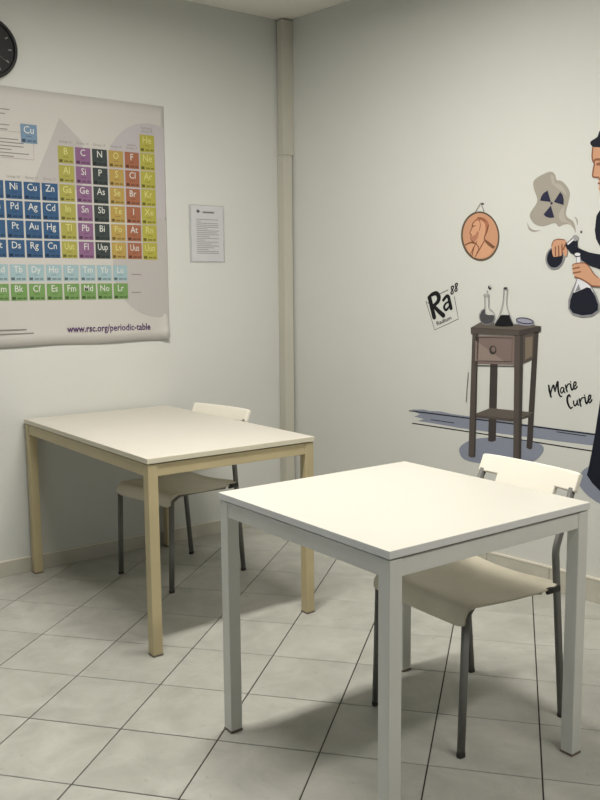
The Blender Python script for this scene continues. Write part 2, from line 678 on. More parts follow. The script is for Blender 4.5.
def shape(pl, name, pts, m, parent, layer, smooth=False):
    """filled outline given in photograph positions, laid on the wall"""
    if smooth:
        pts = smooth_pts(pts)
    bm = bmesh.new()
    poly_into(bm, pl, [pl.fpix(*p) for p in pts], layer * LAYER)
    return finish(bm, pl, name, m, parent)


def ell(cx, cy, rx, ry, n=28, a0=0.0, a1=2 * PI, tilt=0.0):
    full = abs(a1 - a0 - 2 * PI) < 1e-6
    out = []
    for k in range(n if full else n + 1):
        a = a0 + (a1 - a0) * k / n
        x, y = rx * math.cos(a), ry * math.sin(a)
        out.append((cx + x * math.cos(tilt) - y * math.sin(tilt), cy + x * math.sin(tilt) + y * math.cos(tilt)))
    return out


def strokes(pl, name, lines, m, parent, layer, smooth=True):
    """brush lines: [(points, width in metres or per-point list)] as ribbons with round ends, one mesh"""
    bm = bmesh.new()
    for li, (pts, w) in enumerate(lines):
        n0 = len(pts)
        if smooth and n0 > 2:
            pp = smooth_pts(pts, closed=False, n=5)
        else:
            pp = list(pts)
        P = [Vector(pl.fpix(*p)) for p in pp]
        Lr, Rr = [], []
        N = len(P)
        for i in range(N):
            t = (P[min(i + 1, N - 1)] - P[max(i - 1, 0)])
            if t.length < 1e-9:
                t = Vector((1, 0))
            t.normalize()
            nn = Vector((-t.y, t.x))
            if isinstance(w, (list, tuple)):
                u = i / (N - 1) * (len(w) - 1)
                a = int(min(u, len(w) - 2))
                ww = w[a] + (w[a + 1] - w[a]) * (u - a)
            else:
                ww = w
            off = layer * LAYER + li * 0.00002
            Lr.append(bm.verts.new(pl.at(*(P[i] + nn * ww / 2), off)))
            Rr.append(bm.verts.new(pl.at(*(P[i] - nn * ww / 2), off)))
            if i in (0, N - 1) and ww > 0.003:                    # round cap
                cap = [bm.verts.new(pl.at(*(P[i] + Vector((math.cos(a_), math.sin(a_))) * ww / 2), off + 0.00001))
                       for a_ in [2 * PI * q / 10 for q in range(10)]]
                bm.faces.new(cap)
        for i in range(N - 1):
            bm.faces.new((Lr[i], Lr[i + 1], Rr[i + 1], Rr[i]))
    return finish(bm, pl, name, m, parent)


GLYPHS = {}


def glyph(body, fat=0.0):
    """2-D triangles of a word in the built-in typeface, unit size, left aligned"""
    key = (body, fat)
    if key not in GLYPHS:
        cu = bpy.data.curves.new('word', 'FONT')
        cu.body = body
        cu.size = 1.0
        cu.resolution_u = 2
        cu.fill_mode = 'FRONT'
        cu.offset = fat
        o = bpy.data.objects.new('word', cu)
        COL.objects.link(o)
        dg = bpy.context.evaluated_depsgraph_get()
        me = bpy.data.meshes.new_from_object(o.evaluated_get(dg))
        vs_ = [(v.co.x, v.co.y) for v in me.vertices]
        fs = [tuple(p.vertices) for p in me.polygons]
        bpy.data.objects.remove(o)
        bpy.data.curves.remove(cu)
        bpy.data.meshes.remove(me)
        GLYPHS[key] = (vs_, fs)
    return GLYPHS[key]


def word_into(bm, pl, body, org, ex, ey, off, fat=0.0, align='L', mi=0):
    """org, ex, ey in wall metres: origin and the unit vectors of the letters"""
    vs_, fs = glyph(body, fat)
    if not vs_:
        return
    x0, x1 = min(v[0] for v in vs_), max(v[0] for v in vs_)
    sh = {'L': -x0, 'C': -(x0 + x1) / 2, 'R': -x1}[align]
    V = [bm.verts.new(pl.at(org[0] + ex[0] * (x + sh) + ey[0] * y, org[1] + ex[1] * (x + sh) + ey[1] * y, off)) for x, y in vs_]
    for f in fs:
        try:
            bm.faces.new([V[i] for i in f]).material_index = mi
        except ValueError:
            pass


def word(pl, name, body, org, ex, ey, m, parent, off, fat=0.0, align='L'):
    bm = bmesh.new()
    word_into(bm, pl, body, org, ex, ey, off, fat, align)
    return finish(bm, pl, name, m, parent)


def ink(name, rgb, rough=0.7):
    return mat('ink_' + name, rgb, rough, spec=0.25)


# ------------------------------------------------------------------ periodic table poster
PX1, PZ1, PZ0 = -0.766, 2.243, 1.078
PX0 = PX1 - 1.69
poster = empty('periodic_table_poster', ((PX0 + PX1) / 2, 0, PZ0), 0,
               'large colourful periodic table poster on the wall above the long cream table', 'poster')
PO = Vector(poster.location)
# children are built in world coordinates, so take the parent's offset away
PLW = Plane(-PO, Vector((1, 0, 0)), Vector((0, -1, 0)), lw)
M_PAPER = mat('poster_paper', (190, 187, 182), 0.75, var=0.01, vscale=2)
bm = bmesh.new()
NX, NZ = 60, 24
g = []
for j in range(NZ + 1):
    row = []
    for i in range(NX + 1):
        u, v = i / NX, j / NZ
        x = PX0 + (PX1 - PX0) * u
        z = PZ0 + (PZ1 - PZ0) * v
        off = 0.0035
        if v < .12:                                    # bottom hem waves off the wall
            w_ = (0.12 - v) / 0.12
            off += 0.010 * w_ * w_ * (0.55 + 0.45 * math.sin(u * 23 + 1.1))
            z += 0.004 * w_ * math.sin(u * 23 + .4)
        if u > .965 and v < .10:                       # lifted lower corner
            w_ = (u - .965) / .035 * (.10 - v) / .10
            off += 0.03 * w_
            x -= 0.012 * w_
            z += 0.016 * w_
        row.append(bm.verts.new(PLW.at(x, z, off)))
    g.append(row)
for a, b in zip(g, g[1:]):
    for i in range(NX):
        bm.faces.new((a[i], a[i + 1], b[i + 1], b[i]))
sheet = finish(bm, PLW, 'sheet', M_PAPER, poster)
sheet.data.polygons.foreach_set('use_smooth', [True] * len(sheet.data.polygons))
md = sheet.modifiers.new('thickness', 'SOLIDIFY')
md.thickness = 0.0006
md.offset = 0

PB = 0.0042     # print offset in front of the wall
M_MARK = ink('poster_watermark', (176, 171, 169))
M_MARK2 = ink('poster_watermark_mauve', (179, 173, 176))


def pshape(name, pts, m, off):
    bm = bmesh.new()
    poly_into(bm, PLW, pts, off)
    return finish(bm, PLW, name, m, poster)


def disc(cx, cz, r, n=36):
    return [(cx + r * math.cos(2 * PI * k / n), cz + r * math.sin(2 * PI * k / n)) for k in range(n)]


pshape('background_triangle', [lw(59, 118), lw(82, 142), lw(82, 190), lw(30, 190)], M_MARK, PB)
cxx, czz = lw(150, 172)
pshape('background_circle', [(min(p[0], PX1 - .004), p[1]) for p in disc(cxx, czz, 0.235)], M_MARK2, PB + .0001)
cxx, czz = lw(158, 268)
pshape('background_circle', [(min(p[0], PX1 - .004), p[1]) for p in disc(cxx, czz, 0.25)], M_MARK, PB + .0003)

INK_W = ink('white_print', (206, 206, 202))
INK_PALE = ink('pale_yellow_print', (200, 196, 128))
INK_D = ink('dark_print', (62, 58, 60))
INK_G = ink('grey_print', (134, 128, 124))
INK_P = ink('purple_print', (74, 38, 92))
# cell grid on the wall, from the visible corner cells
gx1 = lw(155.5, 190)[0]
gx13 = lw(58.2, 190)[0]
CW = (gx1 - gx13) / 6.0
gz1 = lw(148, 135.0)[1]
gz0 = lw(152, 260.2)[1]
CH = (gz1 - gz0) / 7.0
lz1 = lw(121, 265.3)[1]
lz0 = lw(121, 299.0)[1]

FAMCOL = {'y': (158, 153, 78), 'm': (130, 94, 128), 'k': (58, 65, 65), 'o': (170, 144, 80), 'r': (152, 98, 74), 'n': (166, 160, 72),
          'b': (52, 84, 120), 'l': (150, 174, 180), 'g': (110, 144, 86), 's': (176, 92, 84), 'e': (184, 126, 76), 'c': (112, 136, 160)}
CELLS = {}


def cell_mesh(fam, w, hgt, plain=False):
    key = (fam, round(w, 4))
    if key in CELLS:
        return CELLS[key]
    bm = bmesh.new()

    def q(x0, x1, z0, z1, y, mi):
        f = bm.faces.new([bm.verts.new(p) for p in ((x0, y, z0), (x1, y, z0), (x1, y, z1), (x0, y, z1))])
        f.material_index = mi
    q(-w / 2, w / 2, -hgt / 2, hgt / 2, 0, 0)
    d = -0.0002
    q(-w * .16, w * .16, -hgt * .14, -hgt * .105, d, 1)              # element name
    q(-w * .44, -w * .22, -hgt * .44, -hgt * .28, d, 2)              # number boxes along the foot
    q(-w * .12, w * .16, -hgt * .42, -hgt * .32, d, 1)
    q(w * .22, w * .42, -hgt * .42, -hgt * .32, d, 1)
    me = bpy.data.meshes.new('element_cell')
    bm.to_mesh(me)
    bm.free()
    c = FAMCOL[fam]
    me.materials.append(ink('cell_' + fam, c))
    me.materials.append(ink('cell_detail_' + fam, tuple(v * .72 for v in c)))
    me.materials.append(ink('cell_box_' + fam, tuple(v * .55 for v in c)))
    CELLS[key] = me
    return me


def element_cell(sym, cx, cz, fam, w, hgt):
    o = obj('element_cell', cell_mesh(fam, w, hgt), None, poster)
    o.location = Vector((cx, -(PB + .0005), cz)) - PO
    if sym:
        sc = hgt * .56
        pl = Plane(Vector((0, 0, 0)), Vector((1, 0, 0)), Vector((0, -1, 0)), lw)
        sub = word(pl, 'element_symbol', sym, (0, hgt * .02), (sc * (.9 if len(sym) < 3 else .72), 0), (0, sc),
                   INK_PALE if fam in 'yno' else INK_W, o, .0003, fat=.004, align='C')
    return o


ROWS = {1: {1: 'H', 18: 'He'},
        2: dict(zip([1, 2, 13, 14, 15, 16, 17, 18], 'Li Be B C N O F Ne'.split())),
        3: dict(zip([1, 2, 13, 14, 15, 16, 17, 18], 'Na Mg Al Si P S Cl Ar'.split())),
        4: dict(zip(range(1, 19), 'K Ca Sc Ti V Cr Mn Fe Co Ni Cu Zn Ga Ge As Se Br Kr'.split())),
        5: dict(zip(range(1, 19), 'Rb Sr Y Zr Nb Mo Tc Ru Rh Pd Ag Cd In Sn Sb Te I Xe'.split())),
        6: dict(zip([1, 2] + list(range(4, 19)), 'Cs Ba Hf Ta W Re Os Ir Pt Au Hg Tl Pb Bi Po At Rn'.split())),
        7: dict(zip([1, 2] + list(range(4, 19)), 'Fr Ra Rf Db Sg Bh Hs Mt Ds Rg Cn Uut Fl Uup Lv Uus Uuo'.split()))}
FAM = {1: 's', 2: 'e', 13: 'y', 14: 'm', 15: 'k', 16: 'o', 17: 'r', 18: 'n'}
GAPC = 0.0085
for r, row in ROWS.items():
    for c, sym in row.items():
        cx = gx1 - (18 - c + .5) * CW
        cz = gz1 - (r - .5) * CH
        element_cell(sym, cx, cz, FAM.get(c, 'b'), CW - GAPC * (.55 if c == 18 else 1), CH - (.004 if c == 18 else GAPC))
lx1 = lw(127.3, 283)[0]
lh = (lz1 - lz0 - .012) / 2
for k, sym in enumerate(reversed('La Ce Pr Nd Pm Sm Eu Gd Tb Dy Ho Er Tm Yb Lu'.split())):
    element_cell(sym, lx1 - (k + .5) * CW + GAPC / 2, lz1 - lh / 2, 'l', CW - GAPC, lh)
for k, sym in enumerate(reversed('Ac Th Pa U Np Pu Am Cm Bk Cf Es Fm Md No Lr'.split())):
    element_cell(sym, lx1 - (k + .5) * CW + GAPC / 2, lz0 + lh / 2, 'g', CW - GAPC, lh)
# sample cell in the key, group captions, address line, small print
a, b = lw(20.3, 134), lw(36.6, 134)
element_cell('Cu', (a[0] + b[0]) / 2, lw(28, 134)[1], 'c', b[0] - a[0], lw(28, 124.8)[1] - lw(28, 143.8)[1])
for c in range(1, 19):
    top = min(r for r in ROWS if c in ROWS[r])
    bm = bmesh.new()
    cx = gx1 - (18 - c + .5) * CW
    word_into(bm, PLW, 'Group %d' % c, (cx, gz1 - (top - 1) * CH + .010), (.0155, 0), (0, .017), PB + .0006, align='C')
    if c in (17, 18):
        word_into(bm, PLW, 'Halogens' if c == 17 else 'Noble gases', (cx, gz1 - (top - 1) * CH + .026), (.0125, 0), (0, .015), PB + .0006, align='C')
    finish(bm, PLW, 'group_caption', INK_G, poster)
a, b = lw(66.8, 332.3), lw(149.8, 329.5)
vv, _ = glyph('www.rsc.org/periodic-table', .012)
ww = max(v[0] for v in vv) - min(v[0] for v in vv)
sc = (b[0] - a[0]) / ww
word(PLW, 'address_line', 'www.rsc.org/periodic-table', a, (sc, (b[1] - a[1]) / ww), (0, sc * 1.18), INK_P, poster, PB + .0016 + .002, fat=.016)
bm = bmesh.new()


def bar(bm, x0, x1, z, t, off):
    poly_into(bm, PLW, [(x0, z - t / 2), (x1, z - t / 2), (x1, z + t / 2), (x0, z + t / 2)], off)


for (x, y, L_) in ((-2, 108.5, .05), (-2, 113, .03), (-2, 124, .05), (-2, 128.5, .04), (-2, 138, .09), (-2, 141.5, .115), (-2, 145, .115), (-2, 148.5, .06), (-2, 152, .14), (-2, 155.3, .07)):
    p = lw(x, y)
    bar(bm, p[0] - .16, p[0] + L_, p[1], .0042, PB + .0006)
for (y, L_) in ((330.5, .13), (334.5, .165)):
    p = lw(-2, y)
    bar(bm, p[0] - .2, p[0] + L_, p[1], .0065, PB + .004)
for y in (274.5, 292.5):
    p, q = lw(131, y), lw(140.5, y)
    bar(bm, p[0], q[0], p[1], .0045, PB + .0006)
tag(finish(bm, PLW, 'small_print', INK_G, poster), kind='stuff')
bm = bmesh.new()
p, q, r_ = lw(1, 130.5), lw(34.5, 133), lw(33.5, 160)
bar(bm, p[0] - .6, lw(20, 131)[0], p[1], .002, PB + .0006)
bar(bm, p[0] - .6, r_[0], r_[1], .002, PB + .0006)
poly_into(bm, PLW, [(r_[0], r_[1]), (r_[0] + .002, r_[1]), (r_[0] + .002, lw(33, 144)[1]), (r_[0], lw(33, 144)[1])], PB + .0006)
finish(bm, PLW, 'key_outline', ink('key_line', (168, 150, 150)), poster)

# ------------------------------------------------------------------ notice in a plastic sleeve
c4 = [lw(190.4, 261), lw(223.4, 263.5), lw(224.2, 207), lw(191, 205)]
notice = empty('notice_sheet', (-0.52, 0, 1.476), 0, 'printed white notice in a clear plastic sleeve, right of the poster', 'notice')
NO = Vector(notice.location)
NLW = Plane(-NO, Vector((1, 0, 0)), Vector((0, -1, 0)), lw)
nx0, nx1, nz0, nz1 = -0.622, -0.428, 1.481, 1.766
bm = box_bm(nx0 - .012, nx1 + .010, -.0028, -.0016, nz0 - .008, nz1 + .006)
bmesh.ops.translate(bm, vec=-NO, verts=bm.verts)
obj('sleeve', bm_mesh(bm, 'sleeve'), mat('clear_sleeve', (206, 208, 210), 0.3, trans=0.6), notice)
bm = box_bm(nx0, nx1, -.0036, -.0029, nz0, nz1)
bmesh.ops.translate(bm, vec=-NO, verts=bm.verts)
obj('paper', bm_mesh(bm, 'paper'), mat('notice_paper', (196, 197, 199), 0.6), notice)


def nbars(name, rows, m):
    bm = bmesh.new()
    for (u0, u1, v, t) in rows:
        x0, x1 = nx0 + u0 * (nx1 - nx0), nx0 + u1 * (nx1 - nx0)
        z = nz1 - v * (nz1 - nz0)
        poly_into(bm, NLW, [(x0, z - t / 2), (x1, z - t / 2), (x1, z + t / 2), (x0, z + t / 2)], .0039)
    return finish(bm, NLW, name, m, notice)


rows = []
v = .245
ends = [.84, .30, .84, .86, .84, .50, .86, .80, .86, .55, .86, .40, .84, .62, .86, .70, .52, .84, .86]
for e_ in ends:
    rows.append((.16, e_, v, .0036))
    v += .034
tag(nbars('text_lines', rows, ink('notice_text', (142, 142, 144))), kind='stuff')
nbars('heading', [(.36, .72, .115, .009)], ink('notice_heading', (116, 116, 120)))
nbars('crest', [(.19, .25, .10, .018), (.16, .28, .10, .006)], ink('notice_crest', (120, 120, 126)))

# ------------------------------------------------------------------ wall clock
clock = empty('wall_clock', (-1.637, 0, 2.395), 0, 'round black wall clock with pale hour marks above the poster', 'clock')
M_CLK = mat('clock_black_plastic', (22, 22, 24), 0.55)
M_CLF = mat('clock_face_black', (28, 28, 30), 0.7)
M_CLT = mat('clock_mark_grey', (118, 118, 116), 0.5)


def lathe(prof, n=48):
    """profile (radius, depth) turned about the wall normal"""
    bm = bmesh.new()
    rings = []
    for r, d in prof:
        rings.append([bm.verts.new((r * math.cos(2 * PI * k / n), -d, r * math.sin(2 * PI * k / n))) for k in range(n)])
    for a, b in zip(rings, rings[1:]):
        for k in range(n):
            bm.faces.new((a[k], a[(k + 1) % n], b[(k + 1) % n], b[k]))
    return bm


bm = lathe([(.120, .001), (.132, .004), (.134, .016), (.132, .030), (.127, .036), (.121, .036), (.117, .031), (.116, .024)])
obj('rim', bm_mesh(bm, 'rim', True), M_CLK, clock)
bm = lathe([(.117, .002), (.117, .024)])
bm.faces.new([v for v in bm.verts if abs(v.co.y + .024) < 1e-6])
obj('face', bm_mesh(bm, 'face'), M_CLF, clock)
tick = box_bm(.092, .106, -.026, -.0245, -.0028, .0028)
tick_me = bm_mesh(tick, 'hour_mark')
tick_me.materials.append(M_CLT)
for k in range(12):
    o = obj('hour_mark', tick_me, None, clock)
    o.rotation_euler = (0, k * PI / 6, 0)


def hand(name, L_, w, ang, d, m):
    bm = box_bm(-.015, L_, -d - .001, -d, -w / 2, w / 2)
    for v in bm.verts:
        if v.co.x > 0:
            v.co.z *= .5
    o = obj(name, bm_mesh(bm, name), m, clock)
    o.rotation_euler = (0, ang, 0)


hand('hour_hand', .06, .008, math.radians(150), .0265, M_CLT)
hand('minute_hand', .09, .006, math.radians(-100), .028, M_CLT)
hand('second_hand', .108, .0016, math.radians(33), .0295, M_CLT)

# ------------------------------------------------------------------ wall painting on the right wall
I_BLACK = ink('black', (20, 20, 24))
I_NAVY = ink('navy_black', (20, 24, 38))
I_LINE = ink('outline', (40, 36, 44))
I_GREY = ink('glass_grey', (138, 138, 142))
I_SHADE = ink('slate_shadow', (134, 140, 156))
I_SKIN = ink('skin', (198, 150, 120))
I_SKIN2 = ink('skin_line', (132, 88, 66))
I_WHITE = ink('glass_white', (214, 214, 220))
I_LIQ = ink('liquid_grey', (74, 74, 78))


def decal(name, label, cat, px, py):
    s_, z_ = rw(px, py)
    p = RWALL.at(s_, z_, 0)
    e = empty(name, p, 0, label, cat)
    return e, Plane(-p, RD, RN, rw)


# --- the floor line band
e, P = decal('painted_floor_band', 'painted slate-grey floor band with two dark lines low on the right wall', 'wall painting', 500, 440)
shape(P, 'band', [(411, 409.5), (424, 409.5), (430, 411), (441, 411.5), (452, 414), (500, 420.5), (560, 429), (600, 434), (640, 439.5), (640, 451),
                  (600, 446.3), (560, 441.5), (500, 433.5), (460, 428), (440, 424.5), (425, 422), (418, 421), (424, 419), (414, 416.5), (420, 414.5)], I_SHADE, e, 1)
strokes(P, 'floor_line', [([(409.5, 410.7), (500, 422.2), (594, 434.4), (640, 440)], .0055), ([(412.5, 423.2), (500, 436.5), (592, 451), (640, 458)], .0050),
                          ([(431, 419.6), (454, 422.9)], .0035), ([(557, 431.8), (586, 436)], .0035)], I_BLACK, e, 2, smooth=False)

# --- the painted side table
e, P = decal('painted_side_table', 'painted dark brown side table with one drawer on the right wall', 'wall painting', 500, 455)
W_D = ink('wood_dark', (66, 60, 58))
W_M = ink('wood_mid', (84, 77, 72))
W_T = ink('wood_top', (98, 91, 84))
W_DR = ink('drawer_wood', (124, 108, 102))
W_DL = ink('drawer_wood_light', (142, 126, 119))
W_SP = ink('side_panel', (122, 110, 96))
shape(P, 'ground_shadow', [(459.5, 452), (461, 446), (470, 440.5), (482, 438), (500, 437.5), (530, 441.5), (541, 444.5), (543.8, 449), (541, 455), (534, 461), (522, 465),
                           (500, 465), (478, 463), (464, 459)], I_SHADE, e, 3, True)
shape(P, 'rear_leg', [(490.4, 364), (497.8, 364), (496, 440.5), (492.5, 441.8), (488.3, 441)], W_D, e, 4)
shape(P, 'right_leg', [(533.5, 333), (538.8, 331.8), (532.4, 448.5), (530, 449.5), (526.6, 447.8)], W_D, e, 4)
sh = shape(P, 'lower_shelf', [(473.4, 414.5), (490.4, 408), (534.5, 412.4), (514.8, 419)], W_T, e, 5)
shape(P, 'shelf_edge', [(473.4, 414.5), (514.8, 419), (531, 414), (531, 416.3), (514.8, 421.8), (473.4, 417)], W_M, e, 6)
shape(P, 'left_leg', [(472.7, 333.5), (478.7, 334), (475.6, 456.4), (472, 457.4), (468.7, 456)], W_M, e, 7)
shape(P, 'left_leg_side', [(477.2, 334), (478.7, 334), (475.6, 456.4), (474.2, 457)], W_D, e, 8)
dr = shape(P, 'drawer', [(476, 335.3), (516, 336), (515.2, 364.6), (475.6, 363.6)], W_DR, e, 7)
shape(P, 'drawer_shine', [(476, 340.5), (505.5, 361.8), (475.6, 361)], W_DL, dr, 8)
strokes(P, 'drawer_outline', [([(478.9, 337.4), (512.8, 338), (512.2, 361.6), (478.3, 360.8), (478.9, 337.4)], .0035), ([(475.8, 365.4), (515, 366.2)], .0045)], W_D, dr, 9, smooth=False)
kb = shape(P, 'drawer_knob', ell(493.3, 350, 3.6, 4.4), W_D, dr, 10)
shape(P, 'knob_shine', ell(493.9, 349.3, 2.0, 2.6), W_DR, kb, 11)
shape(P, 'side_panel', [(523.4, 334.5), (534.4, 333.2), (533.7, 359.2), (523, 364)], W_M, e, 7)
shape(P, 'side_panel_inset', [(525.7, 337.6), (533, 336.4), (532.5, 356.2), (525.5, 360)], W_SP, e, 8)
shape(P, 'front_leg', [(515, 335), (520.6, 335), (519, 459.8), (513.6, 459)], W_M, e, 9)
shape(P, 'front_leg_side', [(520.4, 335), (523.9, 334.5), (521.3, 458.4), (518.8, 459.8)], W_D, e, 9)
shape(P, 'table_top', [(471.3, 327.7), (481, 322.2), (535, 325.2), (541.4, 326.3), (519.7, 330.4)], W_T, e, 12)
shape(P, 'top_edge', [(471.3, 327.7), (519.7, 330.4), (519.7, 335.3), (471.6, 333.8)], W_M, e, 12)
shape(P, 'top_edge_side', [(519.7, 330.4), (541.4, 326.3), (541.1, 331.6), (519.7, 335.3)], W_D, e, 12)
strokes(P, 'outline', [([(471.3, 327.7), (519.7, 330.4), (541.4, 326.3)], .0025), ([(469, 372), (467.5, 390), (466.8, 402)], .003)], W_D, e, 13, smooth=False)

# --- flasks and dish standing on it
e, P = decal('painted_round_flask', 'painted round-bottomed flask with grey liquid and bubbles above it', 'wall painting', 487.5, 322)
shape(P, 'liquid', [(480.6, 315.5), (482, 312), (483.2, 309.5), (485.4, 309.2), (486, 313.8), (490, 315), (494.3, 315.2), (495, 317.8), (493.5, 321.5), (490.5, 323.6), (485, 323.8), (481.6, 321)], I_LIQ, e, 14, True)
strokes(P, 'glass_outline', [([(485.3, 296.5), (485.3, 308), (482, 310.8), (480, 315.5), (481.4, 321), (485, 324), (490.5, 324), (494.3, 320.8), (495.3, 316), (493.4, 311.2), (489.6, 308), (489.6, 296.5)], .0034),
                             (ell(487.2, 295.4, 2.7, 1.4, 12) + [ell(487.2, 295.4, 2.7, 1.4, 12)[0]], .0034)], I_GREY, e, 15)
shape(P, 'bubble', ell(490.3, 287.3, 1.5, 1.9, 14), I_BLACK, e, 14)
shape(P, 'bubble_shine', ell(490.9, 286.8, .6, .9, 10), I_WHITE, e, 15)
shape(P, 'small_bubble', ell(488, 291.4, .7, .8, 10), I_GREY, e, 14)
e, P = decal('painted_conical_flask', 'painted tall-necked conical flask half full of black liquid', 'wall painting', 504.5, 326)
shape(P, 'liquid', [(501.6, 314.9), (510, 314.9), (512.4, 319), (514.6, 324.6), (513, 326.2), (504, 326.4), (496.3, 325.9), (495, 324.4), (498.6, 319.5)], I_BLACK, e, 16)
strokes(P, 'glass_outline', [([(504.5, 288.5), (504, 300), (502.6, 307), (499.5, 316.5), (495, 325)], .0034), ([(508.2, 288.5), (507.3, 300), (507.9, 307), (510.8, 316), (514.7, 325)], .0034)], I_GREY, e, 17)
shape(P, 'mouth', ell(506.3, 288.2, 2.0, 1.1, 14), I_LINE, e, 17)
e, P = decal('painted_petri_dish', 'painted shallow glass dish, pale grey-violet, beside the black flask', 'wall painting', 526, 325)
shape(P, 'dish', [(517, 320.5), (519, 318.3), (525, 317.6), (531, 318.8), (534.4, 321.5), (534.3, 324.2), (530, 325.6), (522, 325), (517.2, 322.8)], ink('dish_glass', (150, 150, 168)), e, 16, True)
strokes(P, 'rim', [(ell(525.7, 320.8, 8.5, 2.7, 20, tilt=.14) + [ell(525.7, 320.8, 8.5, 2.7, 20, tilt=.14)[0]], .0042)], I_LINE, e, 17)

# --- element tile Ra 88
e, P = decal('painted_element_tile', 'tilted painted element tile reading Ra 88 Radium', 'wall painting', 442, 325)
strokes(P, 'tile_outline', [([(428.5, 303.6), (426, 301.3), (434.7, 330), (458.4, 319), (454.4, 296.7)], .0034), ([(439.3, 294.2), (448, 290)], .0034)], I_LINE, e, 1, smooth=False)
strokes(P, 'letter_r', [([(429.6, 297.6), (434.3, 317.2)], .0240), ([(428, 297.8), (432, 294.6), (436.5, 293.4), (438.8, 297), (437.8, 301.8), (432.8, 306.2)], [.008, .018, .022, .025, .020, .013]),
                        ([(433.6, 305.4), (438, 310.5), (443.4, 315.4)], [.016, .021, .024])], I_BLACK, e, 2)
strokes(P, 'letter_a', [([(443.4, 300.3), (446.2, 296.6), (448.4, 296.4), (449.6, 301), (451.2, 308.2)], [.014, .015, .017, .018, .019]),
                        ([(449.6, 301.4), (446, 303.4), (444.2, 307), (446, 310), (448.6, 307.6), (450.4, 303.6)], [.009, .010, .013, .013, .010, .008])], I_BLACK, e, 3)


def eight(cx, cy):
    pts = []
    for k in range(17):
        t = 2 * PI * k / 16
        u, v = math.sin(2 * t) * 1.15, -math.cos(t) * 3.9
        pts.append((cx + u + v * -.06 - v * .0, cy + v - u * .3))
    return pts


strokes(P, 'number', [(eight(452.4, 290), .0062), (eight(456.3, 287.3), .0062)], I_BLACK, e, 3)
a, b = rw(437.2, 325.4), rw(451.8, 319.2)
vv, _ = glyph('Radium', .02)
ww = max(v[0] for v in vv) - min(v[0] for v in vv)
up = rw(436.2, 321.6)
hh = .72
word(P, 'name', 'Radium', a, ((b[0] - a[0]) / ww, (b[1] - a[1]) / ww), ((up[0] - a[0]) / hh, (up[1] - a[1]) / hh), ink('radium_name', (60, 60, 62)), e, 2 * LAYER, fat=.02)

# --- signature
e, P = decal('painted_name_lettering', 'black brush lettering reading Marie Curie beside the painted table', 'wall painting', 568, 408)


def S(pts, w):
    return ([(540 + x / 10, 370 + y / 10) for x, y in pts], w)


strokes(P, 'first_name', [S([(88, 155), (96, 210), (110, 268)], [0.00840, 0.01008, 0.00924]), S([(107, 245), (118, 190), (136, 152), (143, 185), (152, 215)], [0.00504, 0.00672, 0.00840, 0.00756, 0.00672]),
                          S([(152, 215), (162, 165), (178, 116), (180, 170), (188, 230), (205, 264), (220, 262)], [0.00504, 0.00756, 0.00924, 0.00924, 0.00924, 0.00756, 0.00504]),
                          S([(238, 180), (218, 176), (206, 202), (214, 230), (232, 214), (240, 180), (240, 212), (250, 226)], 0.00605),
                          S([(256, 152), (262, 185), (272, 216)], 0.00756), S([(266, 182), (278, 146), (298, 138)], 0.00588),
                          S([(306, 142), (310, 175), (320, 200), (332, 188)], 0.00756), S([(304, 116), (307, 121)], 0.00504),
                          S([(332, 172), (356, 152), (360, 124), (346, 122), (336, 150), (344, 186), (358, 186), (372, 166)], 0.00655)], I_BLACK, e, 1)
strokes(P, 'last_name', [S([(304, 268), (292, 250), (276, 270), (274, 310), (288, 356), (308, 382), (326, 370)], [0.00588, 0.00840, 0.00924, 0.01008, 0.00924, 0.00756, 0.00504]),
                         S([(336, 310), (340, 345), (352, 358), (368, 335), (374, 305)], 0.00655), S([(374, 305), (376, 340), (386, 350)], 0.00655),
                         S([(394, 290), (400, 325), (410, 360)], 0.00756), S([(404, 322), (416, 284), (436, 276)], 0.00588),
                         S([(450, 272), (456, 312), (466, 336), (476, 322)], 0.00756), S([(444, 250), (447, 255)], 0.00504),
                         S([(478, 308), (504, 284), (508, 256), (494, 254), (484, 284), (490, 320), (504, 324), (520, 298)], 0.00655)], I_BLACK, e, 2)

# --- medallion
e, P = decal('painted_medallion', 'oval copper medallion painting with a man\'s profile, hung from a painted nail', 'wall painting', 480.3, 260)
shape(P, 'rim', ell(480.3, 236.3, 19.3, 25.0, 44, tilt=-.08), ink('medal_rim', (98, 84, 70)), e, 1)
shape(P, 'copper_field', ell(480.5, 236.0, 17.5, 22.9, 44, tilt=-.08), ink('copper', (196, 146, 116)), e, 2)


def MD(pts):
    return [(450 + x / 8.571, 190 + y / 8.571) for x, y in pts]


shape(P, 'bust', MD([(222, 258), (250, 238), (295, 240), (326, 270), (332, 310), (318, 355), (302, 395), (304, 425), (345, 455), (382, 490), (362, 530), (315, 575), (250, 590), (200, 575),
                     (160, 530), (140, 480), (165, 458), (205, 448), (186, 432), (180, 405), (186, 385), (172, 368), (190, 325), (196, 295)]), ink('copper_light', (206, 156, 124)), e, 3)
shape(P, 'hair', MD([(215, 262), (245, 236), (292, 238), (328, 272), (330, 320), (312, 365), (300, 390), (306, 330), (298, 285), (270, 262), (245, 262)]), ink('copper_dark', (170, 112, 84)), e, 4, True)
shape(P, 'beard', MD([(186, 400), (215, 385), (240, 350), (250, 365), (240, 410), (212, 446), (190, 436)]), ink('copper_mid', (176, 122, 98)), e, 4)
shape(P, 'collar_shadow', MD([(305, 425), (345, 452), (384, 486), (372, 506), (330, 476), (302, 446)]), ink('copper_brown', (118, 86, 62)), e, 4)
